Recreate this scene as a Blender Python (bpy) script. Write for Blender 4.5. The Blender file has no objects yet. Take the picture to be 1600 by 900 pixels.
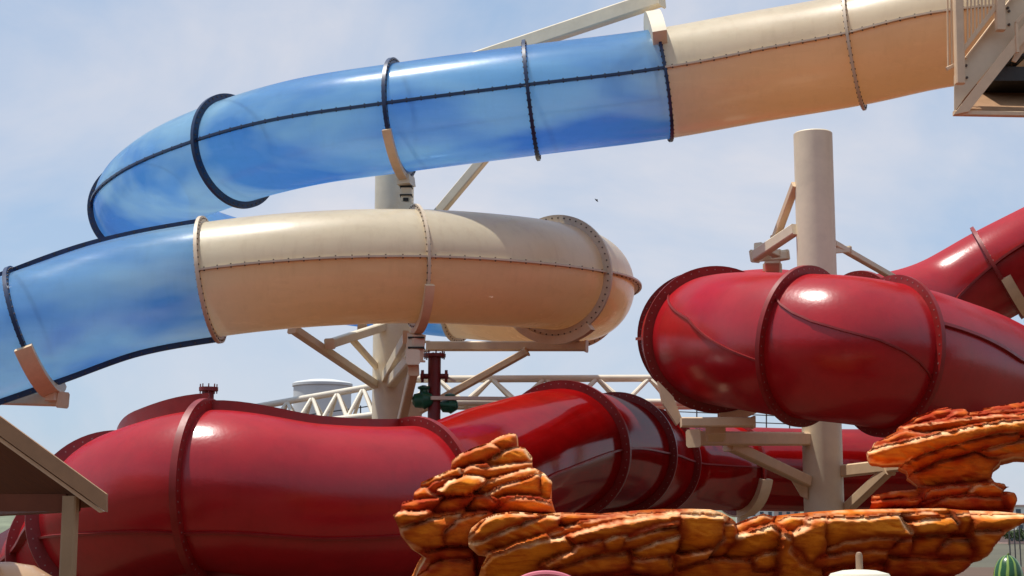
import bpy, bmesh, math, random
from mathutils import Vector, Matrix, noise
random.seed(7)
S = bpy.context.scene
C = S.collection
R_ = math.radians
# ---------------------------------------------------------------- camera
PITCH = R_(8.8); F = 2450.0; CZ = 1.7
cam_d = bpy.data.cameras.new("camera"); cam = bpy.data.objects.new("camera", cam_d); C.objects.link(cam)
cam.location = (0, 0, CZ); cam.rotation_euler = (R_(90) + PITCH, 0, 0)
cam_d.sensor_width = 36; cam_d.lens = F / 1600 * 36; cam_d.clip_start = 0.1; cam_d.clip_end = 20000
S.camera = cam
# ---------------------------------------------------------------- light
SUN_EL = R_(74); SUN_DIR = Vector((-0.62, 0.06, 0)).normalized() * math.cos(SUN_EL) + Vector((0, 0, math.sin(SUN_EL)))
w = bpy.data.worlds.new("World"); S.world = w; w.use_nodes = True
nt = w.node_tree; nt.nodes.clear()
def N(nt, t, **k):
    n = nt.nodes.new(t)
    for a, b in k.items(): setattr(n, a, b)
    return n
out = N(nt, 'ShaderNodeOutputWorld'); bg = N(nt, 'ShaderNodeBackground'); bg.inputs['Strength'].default_value = 0.13
sky = N(nt, 'ShaderNodeTexSky', sky_type='NISHITA', sun_disc=False)
sky.sun_elevation = SUN_EL; sky.sun_rotation = math.atan2(SUN_DIR.x, SUN_DIR.y)
sky.air_density = 1.0; sky.dust_density = 0.9; sky.ozone_density = 1.6
tc = N(nt, 'ShaderNodeTexCoord'); mp = N(nt, 'ShaderNodeMapping'); mp.inputs['Scale'].default_value = (2.6, 2.6, 4.2)
mp.inputs['Location'].default_value = (0.35, 0.2, 0.62)
n1 = N(nt, 'ShaderNodeTexNoise'); n1.inputs['Scale'].default_value = 1.6; n1.inputs['Detail'].default_value = 9; n1.inputs['Roughness'].default_value = 0.55
n1.inputs['Distortion'].default_value = 0.35
cr = N(nt, 'ShaderNodeValToRGB'); cr.color_ramp.elements[0].position = 0.40; cr.color_ramp.elements[1].position = 0.72
cr.color_ramp.elements[1].color = (0.75, 0.75, 0.75, 1); cr.color_ramp.elements[0].color = (0.0, 0.0, 0.0, 1)
mx = N(nt, 'ShaderNodeMix', data_type='RGBA'); mx.inputs['B'].default_value = (4.9, 4.75, 4.95, 1)
L = nt.links.new
L(tc.outputs['Generated'], mp.inputs[0]); L(mp.outputs[0], n1.inputs['Vector']); L(n1.outputs['Fac'], cr.inputs[0])
L(cr.outputs[0], mx.inputs['Factor']); tint = N(nt, 'ShaderNodeMix', data_type='RGBA', blend_type='MULTIPLY'); tint.inputs['Factor'].default_value = 1; tint.inputs['B'].default_value = (1.02, 0.98, 0.98, 1); L(sky.outputs[0], tint.inputs['A']); hz = N(nt, 'ShaderNodeMix', data_type='RGBA'); hz.inputs['Factor'].default_value = .72; hz.inputs['B'].default_value = (2.5, 3.35, 4.55, 1); L(tint.outputs['Result'], hz.inputs['A']); L(hz.outputs['Result'], mx.inputs['A']); L(mx.outputs['Result'], bg.inputs['Color']); L(bg.outputs[0], out.inputs[0])
sun_d = bpy.data.lights.new("sun", 'SUN'); sun_d.energy = 3.6; sun_d.angle = R_(0.6); sun_d.color = (1.0, 0.95, 0.87)
sun = bpy.data.objects.new("sun", sun_d); C.objects.link(sun); sun.rotation_euler = SUN_DIR.to_track_quat('Z', 'Y').to_euler()
S.view_settings.view_transform = 'Standard'; S.view_settings.look = 'None'; S.view_settings.exposure = 0.32; S.view_settings.gamma = 1.0
# ---------------------------------------------------------------- pixel -> world point at a given distance
FW = Vector((0, math.cos(PITCH), math.sin(PITCH))); UP = Vector((0, -math.sin(PITCH), math.cos(PITCH))); RT = Vector((1, 0, 0))
def P(px, py, D):
    d = FW + RT * ((px - 800) / F) + UP * ((450 - py) / F)
    return Vector((0, 0, CZ)) + d * (D / d.y)
# ---------------------------------------------------------------- materials
def mat(name, col, rough=0.5, var=0.12, scale=3.0, bump=0.0, bscale=40.0, metal=0.0, coat=0.0, dust=None, dustc=(0.6, 0.5, 0.42), stretch=(1, 1, 1), spec=0.5, coatrough=0.1, translucent=0.0, tcol=None):
    m = bpy.data.materials.new(name); m.use_nodes = True; t = m.node_tree; b = t.nodes['Principled BSDF']; l = t.links.new
    co = N(t, 'ShaderNodeTexCoord'); mpn = N(t, 'ShaderNodeMapping'); mpn.inputs['Scale'].default_value = stretch
    l(co.outputs['Object'], mpn.inputs[0])
    nz = N(t, 'ShaderNodeTexNoise'); nz.inputs['Scale'].default_value = scale; nz.inputs['Detail'].default_value = 8; nz.inputs['Roughness'].default_value = 0.6
    l(mpn.outputs[0], nz.inputs['Vector'])
    rp = N(t, 'ShaderNodeMapRange'); rp.inputs['From Min'].default_value = 0.3; rp.inputs['From Max'].default_value = 0.7
    rp.inputs['To Min'].default_value = 1 - var; rp.inputs['To Max'].default_value = 1 + var; l(nz.outputs['Fac'], rp.inputs['Value'])
    vm = N(t, 'ShaderNodeMix', data_type='RGBA', blend_type='MULTIPLY'); vm.inputs['Factor'].default_value = 1
    vm.inputs['A'].default_value = (*col, 1); l(rp.outputs[0], vm.inputs['B'])
    last = vm.outputs['Result']
    if dust:
        n2 = N(t, 'ShaderNodeTexNoise'); n2.inputs['Scale'].default_value = scale * 2.3; n2.inputs['Detail'].default_value = 10; n2.inputs['Roughness'].default_value = 0.7
        l(mpn.outputs[0], n2.inputs['Vector'])
        r2 = N(t, 'ShaderNodeMapRange'); r2.inputs['From Min'].default_value = 0.42; r2.inputs['From Max'].default_value = 0.75; r2.inputs['To Max'].default_value = dust
        l(n2.outputs['Fac'], r2.inputs['Value'])
        dm = N(t, 'ShaderNodeMix', data_type='RGBA'); l(r2.outputs[0], dm.inputs['Factor']); l(last, dm.inputs['A']); dm.inputs['B'].default_value = (*dustc, 1)
        last = dm.outputs['Result']
    if coat:                                    # rain streaks and grime
        m3 = N(t, 'ShaderNodeMapping'); m3.inputs['Scale'].default_value = (5, 5, .45); l(co.outputs['Object'], m3.inputs[0])
        n3 = N(t, 'ShaderNodeTexNoise'); n3.inputs['Scale'].default_value = 1.3; n3.inputs['Detail'].default_value = 9; n3.inputs['Roughness'].default_value = .7; l(m3.outputs[0], n3.inputs['Vector'])
        r3 = N(t, 'ShaderNodeMapRange'); r3.inputs['From Min'].default_value = .5; r3.inputs['From Max'].default_value = .8; r3.inputs['To Max'].default_value = .45; l(n3.outputs['Fac'], r3.inputs['Value'])
        g3 = N(t, 'ShaderNodeMix', data_type='RGBA', blend_type='MULTIPLY'); l(r3.outputs[0], g3.inputs['Factor']); l(last, g3.inputs['A']); g3.inputs['B'].default_value = (.62, .55, .5, 1); last = g3.outputs['Result']
    l(last, b.inputs['Base Color'])
    rr = N(t, 'ShaderNodeMapRange'); rr.inputs['From Min'].default_value = 0.3; rr.inputs['From Max'].default_value = 0.7
    rr.inputs['To Min'].default_value = max(rough - 0.07, 0.02); rr.inputs['To Max'].default_value = min(rough + 0.1, 1); l(nz.outputs['Fac'], rr.inputs['Value']); l(rr.outputs[0], b.inputs['Roughness'])
    b.inputs['Metallic'].default_value = metal; b.inputs['Coat Weight'].default_value = coat; b.inputs['Coat Roughness'].default_value = coatrough
    b.inputs['Specular IOR Level'].default_value = spec
    if bump:
        bn = N(t, 'ShaderNodeTexNoise'); bn.inputs['Scale'].default_value = bscale; bn.inputs['Detail'].default_value = 4; l(co.outputs['Object'], bn.inputs['Vector'])
        bp = N(t, 'ShaderNodeBump'); bp.inputs['Strength'].default_value = bump; bp.inputs['Distance'].default_value = 0.02; l(bn.outputs['Fac'], bp.inputs['Height'])
        l(bp.outputs[0], b.inputs['Normal']); l(bp.outputs[0], b.inputs['Coat Normal'])
    if translucent:
        o = t.nodes['Material Output']; tr = N(t, 'ShaderNodeBsdfTranslucent'); tr.inputs['Color'].default_value = (*(tcol or col), 1)
        ms = N(t, 'ShaderNodeMixShader'); ms.inputs[0].default_value = translucent; l(b.outputs[0], ms.inputs[1]); l(tr.outputs[0], ms.inputs[2]); l(ms.outputs[0], o.inputs['Surface'])
    return m
def blue_mat():
    m = mat('blue_resin', (0.30, 0.56, 0.78), 0.22, 0.25, 0.7, bump=0.06, bscale=7, coat=0.8, coatrough=0.16, stretch=(0.35, 1, 2.4))
    t = m.node_tree; l = t.links.new; b = t.nodes['Principled BSDF']; o = t.nodes['Material Output']
    co = N(t, 'ShaderNodeTexCoord'); mpn = N(t, 'ShaderNodeMapping'); mpn.inputs['Scale'].default_value = (0.30, .7, .85); mpn.inputs['Rotation'].default_value = (0, R_(-10), 0); l(co.outputs['Object'], mpn.inputs[0])
    nz = N(t, 'ShaderNodeTexNoise'); nz.inputs['Scale'].default_value = 0.9; nz.inputs['Detail'].default_value = 3.2; nz.inputs['Distortion'].default_value = 0.3; l(mpn.outputs[0], nz.inputs['Vector'])
    def ramp(c0, c1, p0=0.36, p1=0.66):
        r = N(t, 'ShaderNodeValToRGB'); r.color_ramp.elements[0].position = p0; r.color_ramp.elements[1].position = p1
        r.color_ramp.elements[0].color = (*c0, 1); r.color_ramp.elements[1].color = (*c1, 1); l(nz.outputs['Fac'], r.inputs[0]); return r.outputs[0]
    tp = N(t, 'ShaderNodeBsdfTransparent'); l(ramp((0.22, 0.55, 0.90), (0.80, 0.92, 1.0)), tp.inputs['Color'])
    tr = N(t, 'ShaderNodeBsdfTranslucent'); l(ramp((0.07, 0.38, 0.84), (0.74, 0.92, 0.98), 0.40, 0.60), tr.inputs['Color'])
    a = N(t, 'ShaderNodeMixShader'); a.inputs[0].default_value = 0.86; l(tp.outputs[0], a.inputs[1]); l(tr.outputs[0], a.inputs[2])
    c = N(t, 'ShaderNodeMixShader'); c.inputs[0].default_value = 0.66; l(b.outputs[0], c.inputs[1]); l(a.outputs[0], c.inputs[2]); l(c.outputs[0], o.inputs['Surface'])
    return m
M = dict(
    blue=blue_mat(),
    navy=mat('navy_flange', (0.012, 0.03, 0.085), 0.35, 0.3, 5),
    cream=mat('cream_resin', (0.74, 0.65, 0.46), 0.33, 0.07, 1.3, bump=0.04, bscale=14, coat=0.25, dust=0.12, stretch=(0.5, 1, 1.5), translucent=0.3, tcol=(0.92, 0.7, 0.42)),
    cream_low=mat('cream_resin_bounce_tint', (0.88, 0.60, 0.36), 0.25, 0.09, 1.1, bump=0.04, bscale=12, coat=0.4, dust=0.12, dustc=(0.75, 0.5, 0.35), stretch=(0.4, 1, 2), translucent=0.45, tcol=(0.98, 0.66, 0.38)),  # peach tint puts warm ground bounce into the lower shell colour
    cream_flange=mat('cream_flange', (0.62, 0.50, 0.36), 0.45, 0.1, 6, dust=0.2, dustc=(0.35, 0.2, 0.1)),
    red=mat('red_gelcoat', (0.37, 0.006, 0.010), 0.28, 0.14, 1.2, bump=0.09, bscale=16, spec=0.4, coat=0.22, coatrough=0.2, dust=0.05, dustc=(0.42, 0.06, 0.07), stretch=(1, 1, 1.6)),
    redgloss=mat('red_translucent_gelcoat', (0.25, 0.003, 0.003), 0.27, 0.3, 0.9, bump=0.03, bscale=7, spec=0.25, coat=0.0, coatrough=0.04, stretch=(1, 1, 2)),
    redflange=mat('dark_red_flange', (0.22, 0.005, 0.004), 0.42, 0.15, 5, dust=0.05, dustc=(0.4, 0.15, 0.13)),
    bolt=mat('bolt_steel', (0.10, 0.065, 0.045), 0.5, 0.2, 20, metal=0.3),
    boltred=mat('bolt_galvanised', (0.35, 0.2, 0.18), 0.4, 0.2, 20, metal=0.6),
    steel=mat('cream_painted_steel', (0.76, 0.66, 0.48), 0.5, 0.07, 2.2, dust=0.16, dustc=(0.42, 0.33, 0.25), bump=0.03, bscale=30),
    beige=mat('beige_painted_steel', (0.74, 0.54, 0.34), 0.5, 0.08, 3, dust=0.2, dustc=(0.38, 0.26, 0.17)),
    truss=mat('pale_truss_paint', (0.76, 0.69, 0.56), 0.5, 0.06, 3),
    pipe=mat('red_pipe_paint', (0.17, 0.018, 0.018), 0.45, 0.15, 8),
    green=mat('green_valve_paint', (0.01, 0.11, 0.06), 0.4, 0.2, 8),
    darkgap=mat('black_rubber', (0.02, 0.02, 0.02), 0.7, 0.1),
    brown=mat('brown_fascia', (0.36, 0.20, 0.10), 0.6, 0.12, 6, bump=0.1, bscale=60, stretch=(1, 1, 1)),
    brownpost=mat('tan_post', (0.36, 0.23, 0.12), 0.55, 0.1, 5),
    soffit=mat('dark_wood_soffit', (0.17, 0.065, 0.03), 0.8, 0.3, 4, spec=0.1, stretch=(1, 6, 1)),
    darkbeam=mat('dark_brown_beam', (0.16, 0.05, 0.025), 0.6, 0.15, 4, spec=0.2),
    rooftile=mat('roof_sheet', (0.10, 0.07, 0.055), 0.7, 0.2, 8),
    grate=mat('dark_grating', (0.05, 0.045, 0.04), 0.5, 0.2, 12, metal=0.5),
    tank=mat('grey_concrete_tank', (0.60, 0.62, 0.62), 0.8, 0.08, 2),
    pink=mat('pink_plastic', (0.62, 0.16, 0.20), 0.4, 0.08, 4),
    parasol=mat('cream_canvas', (0.72, 0.66, 0.52), 0.85, 0.06, 6),
    wood=mat('weathered_wood', (0.33, 0.21, 0.13), 0.6, 0.3, 12, stretch=(1, 1, 0.15)),
    ground=mat('dark_terracotta_paving', (0.10, 0.055, 0.03), 0.9, 0.2, 0.6, bump=0.2, bscale=8),
    dryland=mat('dry_plain', (0.10, 0.09, 0.055), 0.95, 0.35, 0.02),
    hill=mat('hill_scrub', (0.15, 0.17, 0.11), 0.95, 0.4, 0.02),
    unseen_blocker_slope=mat('dark_blocker_slope', (0.045, 0.022, 0.012), 0.95, 0.5, 0.4),  # dark colour for the unseen slope added to dim reflections
    leaf=mat('tree_leaves', (0.06, 0.09, 0.03), 0.8, 0.4, 2),
    bird=mat('dark_feathers', (0.03, 0.03, 0.03), 0.8, 0.2),
    wallpink=mat('terracotta_render', (0.55, 0.36, 0.30), 0.85, 0.08, 0.3),
    wallwhite=mat('white_render', (0.66, 0.64, 0.60), 0.85, 0.08, 0.3),
    glass=mat('window_glass', (0.05, 0.07, 0.09), 0.15, 0.1),
    wire=mat('wire_steel', (0.06, 0.06, 0.06), 0.5, 0.1),
    melonstalk=mat('melon_stalk', (0.10, 0.13, 0.03), 0.7, 0.2, 20),
)
def gelcoat(m, rough, lo, hi):
    # pigmented body under a clear layer whose mirror strength levels off at grazing angles
    t = m.node_tree; l = t.links.new; b = t.nodes['Principled BSDF']; o = t.nodes['Material Output']
    b.inputs['Specular IOR Level'].default_value = 0.0; b.inputs['Coat Weight'].default_value = 0.0; b.inputs['IOR'].default_value = 1.0
    g = N(t, 'ShaderNodeBsdfGlossy'); g.inputs['Roughness'].default_value = rough
    lw = N(t, 'ShaderNodeLayerWeight'); lw.inputs['Blend'].default_value = .35; mr = N(t, 'ShaderNodeMapRange'); mr.inputs['To Min'].default_value = lo; mr.inputs['To Max'].default_value = hi
    if b.inputs['Normal'].links:
        src = b.inputs['Normal'].links[0].from_socket; l(src, g.inputs['Normal']); l(src, lw.inputs['Normal'])
    l(lw.outputs['Facing'], mr.inputs['Value']); x = N(t, 'ShaderNodeMixShader'); l(mr.outputs[0], x.inputs[0]); l(b.outputs[0], x.inputs[1]); l(g.outputs[0], x.inputs[2]); l(x.outputs[0], o.inputs['Surface'])
gelcoat(M['redgloss'], .10, .04, .17); gelcoat(M['red'], .24, .045, .20)
def melon_mat():
    m = mat('striped_melon_rind', (0.02, 0.10, 0.02), 0.3, 0.2, 6, coat=0.2); t = m.node_tree; l = t.links.new; b = t.nodes['Principled BSDF']
    co = N(t, 'ShaderNodeTexCoord'); sep = N(t, 'ShaderNodeSeparateXYZ'); l(co.outputs['Object'], sep.inputs[0])
    at = N(t, 'ShaderNodeMath', operation='ARCTAN2'); l(sep.outputs['Y'], at.inputs[0]); l(sep.outputs['X'], at.inputs[1])
    nz = N(t, 'ShaderNodeTexNoise'); nz.inputs['Scale'].default_value = 9; l(co.outputs['Object'], nz.inputs['Vector'])
    ad = N(t, 'ShaderNodeMath', operation='MULTIPLY_ADD'); l(at.outputs[0], ad.inputs[0]); ad.inputs[1].default_value = 10.0
    ns = N(t, 'ShaderNodeMath', operation='MULTIPLY'); l(nz.outputs['Fac'], ns.inputs[0]); ns.inputs[1].default_value = 4.0; l(ns.outputs[0], ad.inputs[2])
    si = N(t, 'ShaderNodeMath', operation='SINE'); l(ad.outputs[0], si.inputs[0])
    r = N(t, 'ShaderNodeValToRGB'); r.color_ramp.elements[0].position = 0.35; r.color_ramp.elements[0].color = (0.012, 0.07, 0.015, 1)
    r.color_ramp.elements[1].position = 0.75; r.color_ramp.elements[1].color = (0.22, 0.34, 0.06, 1); l(si.outputs[0], r.inputs[0]); l(r.outputs[0], b.inputs['Base Color'])
    return m
M['melon'] = melon_mat()
def rock_mat():
    m = mat('painted_sandstone', (0.5, 0.2, 0.05), 0.8, 0.2, 3, bump=0.35, bscale=45, spec=0.12)
    t = m.node_tree; l = t.links.new; b = t.nodes['Principled BSDF']
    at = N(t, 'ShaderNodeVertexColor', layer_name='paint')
    co = N(t, 'ShaderNodeTexCoord'); mpn = N(t, 'ShaderNodeMapping'); mpn.inputs['Scale'].default_value = (1.5, 2, 8); mpn.inputs['Rotation'].default_value = (0, R_(17), 0)
    l(co.outputs['Object'], mpn.inputs[0]); nz = N(t, 'ShaderNodeTexNoise'); nz.inputs['Scale'].default_value = 2.4; nz.inputs['Detail'].default_value = 11; nz.inputs['Roughness'].default_value = .65
    nz.inputs['Distortion'].default_value = 0.5; l(mpn.outputs[0], nz.inputs['Vector'])
    r = N(t, 'ShaderNodeValToRGB'); e = r.color_ramp.elements; e[0].position = 0.3; e[0].color = (0.72, 0.45, 0.42, 1); e[1].position = 0.72; e[1].color = (1.2, 1.28, 1.2, 1)
    e2 = e.new(0.5); e2.color = (1, 1, 1, 1); l(nz.outputs['Fac'], r.inputs[0])
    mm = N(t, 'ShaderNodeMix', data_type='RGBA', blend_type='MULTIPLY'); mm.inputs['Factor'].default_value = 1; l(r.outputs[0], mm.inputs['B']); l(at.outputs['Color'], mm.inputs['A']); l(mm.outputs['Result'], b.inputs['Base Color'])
    return m
M['rock'] = rock_mat()
# ---------------------------------------------------------------- object helpers
ORG = {}
def thing(name, label, cat, loc=(0, 0, 0), group=None):
    o = bpy.data.objects.new(name, None); C.objects.link(o); o.location = loc; o.empty_display_size = 0.3
    o['label'] = label; o['category'] = cat
    if group: o['group'] = group
    ORG[o.name] = Vector(loc); return o
def obj(name, bm, m, parent=None, smooth=True, angle=40, label=None, m2=None):
    me = bpy.data.meshes.new(name); org = ORG.get(parent.name, Vector()) if parent else Vector()
    if org.length: bmesh.ops.translate(bm, verts=bm.verts, vec=-org)
    bmesh.ops.recalc_face_normals(bm, faces=bm.faces)
    if smooth:
        for f in bm.faces: f.smooth = True
        for e in bm.edges:
            if len(e.link_faces) == 2 and e.calc_face_angle(0) > R_(angle): e.smooth = False
    bm.to_mesh(me); bm.free(); me.materials.append(m)
    if m2: me.materials.append(m2)
    o = bpy.data.objects.new(name, me); C.objects.link(o)
    if parent: o.parent = parent; ORG[o.name] = org
    if label: o['label'] = label
    return o
def tag(o, label, cat, group=None):
    o['label'] = label; o['category'] = cat
    if group: o['group'] = group
    return o
def bar(bm, a, b, wd, ht, up=Vector((0, 0, 1)), bev=0.0):
    a = Vector(a); b = Vector(b); T = (b - a).normalized(); s = T.cross(up)
    if s.length < 1e-3: s = T.cross(Vector((0, 1, 0)))
    s.normalize(); u = s.cross(T).normalized()
    c = min(wd, ht) * 0.12 if bev == 0 else bev
    prof = [(-wd/2 + c, -ht/2), (wd/2 - c, -ht/2), (wd/2, -ht/2 + c), (wd/2, ht/2 - c), (wd/2 - c, ht/2), (-wd/2 + c, ht/2), (-wd/2, ht/2 - c), (-wd/2, -ht/2 + c)]
    r1 = [bm.verts.new(a + s*x + u*y) for x, y in prof]; r2 = [bm.verts.new(b + s*x + u*y) for x, y in prof]
    n = len(prof)
    for i in range(n): bm.faces.new((r1[i], r1[(i+1) % n], r2[(i+1) % n], r2[i]))
    bm.faces.new(r1); bm.faces.new(r2[::-1])
def rod(bm, a, b, r, seg=12, r2=None, cap=True):
    a = Vector(a); b = Vector(b); T = (b - a).normalized(); s = T.orthogonal().normalized(); u = T.cross(s)
    r2 = r if r2 is None else r2
    A = [bm.verts.new(a + (s*math.cos(i*2*math.pi/seg) + u*math.sin(i*2*math.pi/seg))*r) for i in range(seg)]
    B = [bm.verts.new(b + (s*math.cos(i*2*math.pi/seg) + u*math.sin(i*2*math.pi/seg))*r2) for i in range(seg)]
    for i in range(seg): bm.faces.new((A[i], A[(i+1) % seg], B[(i+1) % seg], B[i]))
    if cap: bm.faces.new(A); bm.faces.new(B[::-1])
def lathe(bm, c, prof, seg=32, axis=Vector((0, 0, 1))):
    axis = Vector(axis).normalized(); s = axis.orthogonal().normalized(); u = axis.cross(s); c = Vector(c); rings = []
    for r, z in prof:
        rings.append([bm.verts.new(c + axis*z + (s*math.cos(i*2*math.pi/seg) + u*math.sin(i*2*math.pi/seg))*max(r, 1e-4)) for i in range(seg)])
    for k in range(len(rings)-1):
        for i in range(seg): bm.faces.new((rings[k][i], rings[k][(i+1) % seg], rings[k+1][(i+1) % seg], rings[k+1][i]))
    bm.faces.new(rings[0]); bm.faces.new(rings[-1][::-1])
def box(bm, lo, hi):
    v = [bm.verts.new((x, y, z)) for x in (lo[0], hi[0]) for y in (lo[1], hi[1]) for z in (lo[2], hi[2])]
    for f in ((0, 1, 3, 2), (4, 6, 7, 5), (0, 4, 5, 1), (2, 3, 7, 6), (0, 2, 6, 4), (1, 5, 7, 3)): bm.faces.new([v[i] for i in f])
def slab(bm, pts, vec):
    """a polygon pushed along vec into a solid plate"""
    a = [bm.verts.new(Vector(p)) for p in pts]; b = [bm.verts.new(Vector(p) + Vector(vec)) for p in pts]; n = len(pts)
    bm.faces.new(a); bm.faces.new(b[::-1])
    for i in range(n): bm.faces.new((a[i], a[(i+1) % n], b[(i+1) % n], b[i]))
# ---------------------------------------------------------------- slides
class Path:
    def __init__(s, ctrl, R):
        s.c = [P(*p[:3]) for p in ctrl]; s.R = [(p[3] if len(p) > 3 else R) for p in ctrl]
        n = len(s.c); s.n = n
        s.g = [s.c[0]*2 - s.c[1]] + s.c + [s.c[-1]*2 - s.c[-2]]
        s.gr = [s.R[0]] + s.R + [s.R[-1]]
    def at(s, t):
        t = max(0.0, min(s.n - 1 - 1e-6, t)); i = int(t); u = t - i
        p = s.g[i:i+4]
        # centripetal-like tangents
        def tan(a, b, c):
            d1 = (b-a).length; d2 = (c-b).length
            return ((b-a)/d1*d2 + (c-b)/d2*d1)/(d1+d2)
        d = (p[2]-p[1]).length
        m1 = tan(p[0], p[1], p[2])*d; m2 = tan(p[1], p[2], p[3])*d
        h = (2*u**3-3*u**2+1, u**3-2*u**2+u, -2*u**3+3*u**2, u**3-u**2)
        q = p[1]*h[0] + m1*h[1] + p[2]*h[2] + m2*h[3]
        r = s.gr[i+1]*(1-u) + s.gr[i+2]*u
        return q, r
    def frame(s, t):
        e = 0.01; a, _ = s.at(t-e); b, _ = s.at(t+e); q, r = s.at(t)
        T = (b-a).normalized(); side = T.cross(Vector((0, 0, 1))).normalized(); up = side.cross(T)
        return q, T, side, up, r
    def length(s, t0, t1, k=24):
        L = 0; p = s.at(t0)[0]
        for i in range(1, k+1):
            q = s.at(t0+(t1-t0)*i/k)[0]; L += (q-p).length; p = q
        return L
def shell(path, t0, t1, a0, a1, twist=0.0, roff=0.0, base=0.0):
    bm = bmesh.new(); L = path.length(t0, t1); n = max(int(L/0.14), 6); m = 40; prev = None
    for i in range(n+1):
        f = i/n; q, T, s, u, r = path.frame(t0+(t1-t0)*f); tw = base + twist*f
        ring = [bm.verts.new(q + (s*math.cos(a0+(a1-a0)*k/m+tw) + u*math.sin(a0+(a1-a0)*k/m+tw))*(r+roff)) for k in range(m+1)]
        if prev:
            for k in range(m): bm.faces.new((prev[k], prev[k+1], ring[k+1], ring[k]))
        prev = ring
    return bm
def ring_flange(path, t, h, th, a0=0, a1=2*math.pi, rin=-0.01, seg=72):
    bm = bmesh.new(); q, T, s, u, r = path.frame(t); prof = [(r+rin, -th/2), (r+h, -th/2), (r+h, th/2), (r+rin, th/2)]
    full = abs(a1-a0-2*math.pi) < 1e-4; rings = []
    for i in range(seg + (0 if full else 1)):
        a = a0+(a1-a0)*i/seg; d = s*math.cos(a)+u*math.sin(a)
        rings.append([bm.verts.new(q + d*x + T*y) for x, y in prof])
    n = len(rings)
    for i in range(n if full else n-1):
        A = rings[i]; B = rings[(i+1) % n]
        for k in range(4): bm.faces.new((A[k], A[(k+1) % 4], B[(k+1) % 4], B[k]))
    if not full: bm.faces.new(rings[0]); bm.faces.new(rings[-1][::-1])
    return bm
def ring_bolts(bm, path, t, rr, th, cnt, br=0.016, L=0.016):
    n0 = len(bm.faces); q, T, s, u, r = path.frame(t)
    for i in range(cnt):
        a = 2*math.pi*(i+0.3)/cnt; d = s*math.cos(a)+u*math.sin(a); c = q+d*(r+rr)
        rod(bm, c-T*(th/2+L), c+T*(th/2+L), br, 6)
    bm.faces.ensure_lookup_table()
    for f in bm.faces[n0:]: f.material_index = 1
    return bm
def seam(path, t0, t1, ang, tw, h, th):
    bm = bmesh.new(); L = path.length(t0, t1); n = max(int(L/0.14), 6); prev = None
    for i in range(n+1):
        f = i/n; q, T, s, u, r = path.frame(t0+(t1-t0)*f); a = ang+tw*f; d = s*math.cos(a)+u*math.sin(a); e = T.cross(d)
        ring = [bm.verts.new(q+d*(r-0.01)-e*th/2), bm.verts.new(q+d*(r+h)-e*th/2), bm.verts.new(q+d*(r+h)+e*th/2), bm.verts.new(q+d*(r-0.01)+e*th/2)]
        if prev:
            for k in range(4): bm.faces.new((prev[k], prev[(k+1) % 4], ring[(k+1) % 4], ring[k]))
        else: bm.faces.new(ring)
        prev = ring
    bm.faces.new(prev[::-1]); return bm
def seam_bolts(bm, path, t0, t1, ang, tw, h, th, sp=0.24, br=0.014, L=0.02):
    n0 = len(bm.faces); Lg = path.length(t0, t1); n = max(int(Lg/sp), 2)
    for i in range(n):
        f = (i+0.5)/n; q, T, s, u, r = path.frame(t0+(t1-t0)*f); a = ang+tw*f; d = s*math.cos(a)+u*math.sin(a); e = T.cross(d); c = q+d*(r+h*0.6)
        rod(bm, c-e*(th/2+L), c+e*(th/2+L), br, 6)
    bm.faces.ensure_lookup_table()
    for f in bm.faces[n0:]: f.material_index = 1
    return bm
def slide(name, label, ctrl, R, secs, rings, group=None):
    path = Path(ctrl, R); org = path.at(0)[0].copy(); org.z = 0
    t = thing(name, label, 'water slide', org, group)
    for sc in secs:
        t0, t1, mtop, mlow, mfl, base, twist = sc['t0'], sc['t1'], sc['top'], sc['low'], sc['fl'], R_(sc.get('base', 0)), R_(sc.get('twist', 0))
        up = obj('upper_shell', shell(path, t0, t1, 0, math.pi, twist, base=base), M[mtop], t)
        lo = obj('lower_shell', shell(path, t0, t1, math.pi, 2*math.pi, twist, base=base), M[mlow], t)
        for k in (0, math.pi):
            h, th = sc.get('h', 0.07), sc.get('th', 0.035)
            bs = seam(path, t0, t1, base+k, twist, h, th)
            if sc.get('bolts', True): seam_bolts(bs, path, t0, t1, base+k, twist, h, th)
            obj('seam_flange', bs, M[mfl], t, m2=M[sc.get('bolt', 'bolt')])
    for rg in rings:
        tt, m_, h, th = rg[:4]; bf = ring_flange(path, tt, h, th); isr = len(rg) > 4
        ring_bolts(bf, path, tt, h*0.6, th, 54, .011 if isr else .016, .006 if isr else .014)
        obj('ring_flange', bf, M[m_], t, m2=M[rg[4] if isr else 'bolt'])
    return t, path
RA = 1.03
A_ctrl = [(1640, 32, 26.6), (1480, 46, 27.2), (1335, 78, 27.9), (1180, 105, 28.3), (1035, 131, 28.4), (830, 157, 28.5), (626, 184, 28.8), (480, 206, 29.3),
          (368, 236, 30.2), (262, 281, 31.7), (222, 325, 33.6), (262, 372, 35.6), (400, 418, 37.2), (560, 444, 37.8), (720, 462, 37.6), (852, 468, 35.8), (908, 458, 33.2), (897, 438, 30.6),
          (800, 424, 28.7), (648, 416, 27.9), (480, 421, 27.6), (330, 437, 27.6), (180, 466, 27.7), (48, 512, 27.5), (-90, 560, 27.6), (-230, 600, 28.2)]
cr_ = dict(top='cream', low='cream_low', fl='cream_flange'); bl_ = dict(top='blue', low='blue', fl='navy', h=0.06, th=0.045)
bv_ = dict(top='blue', low='blue', fl='navy', h=0.10, th=0.05, base=90)
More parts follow.
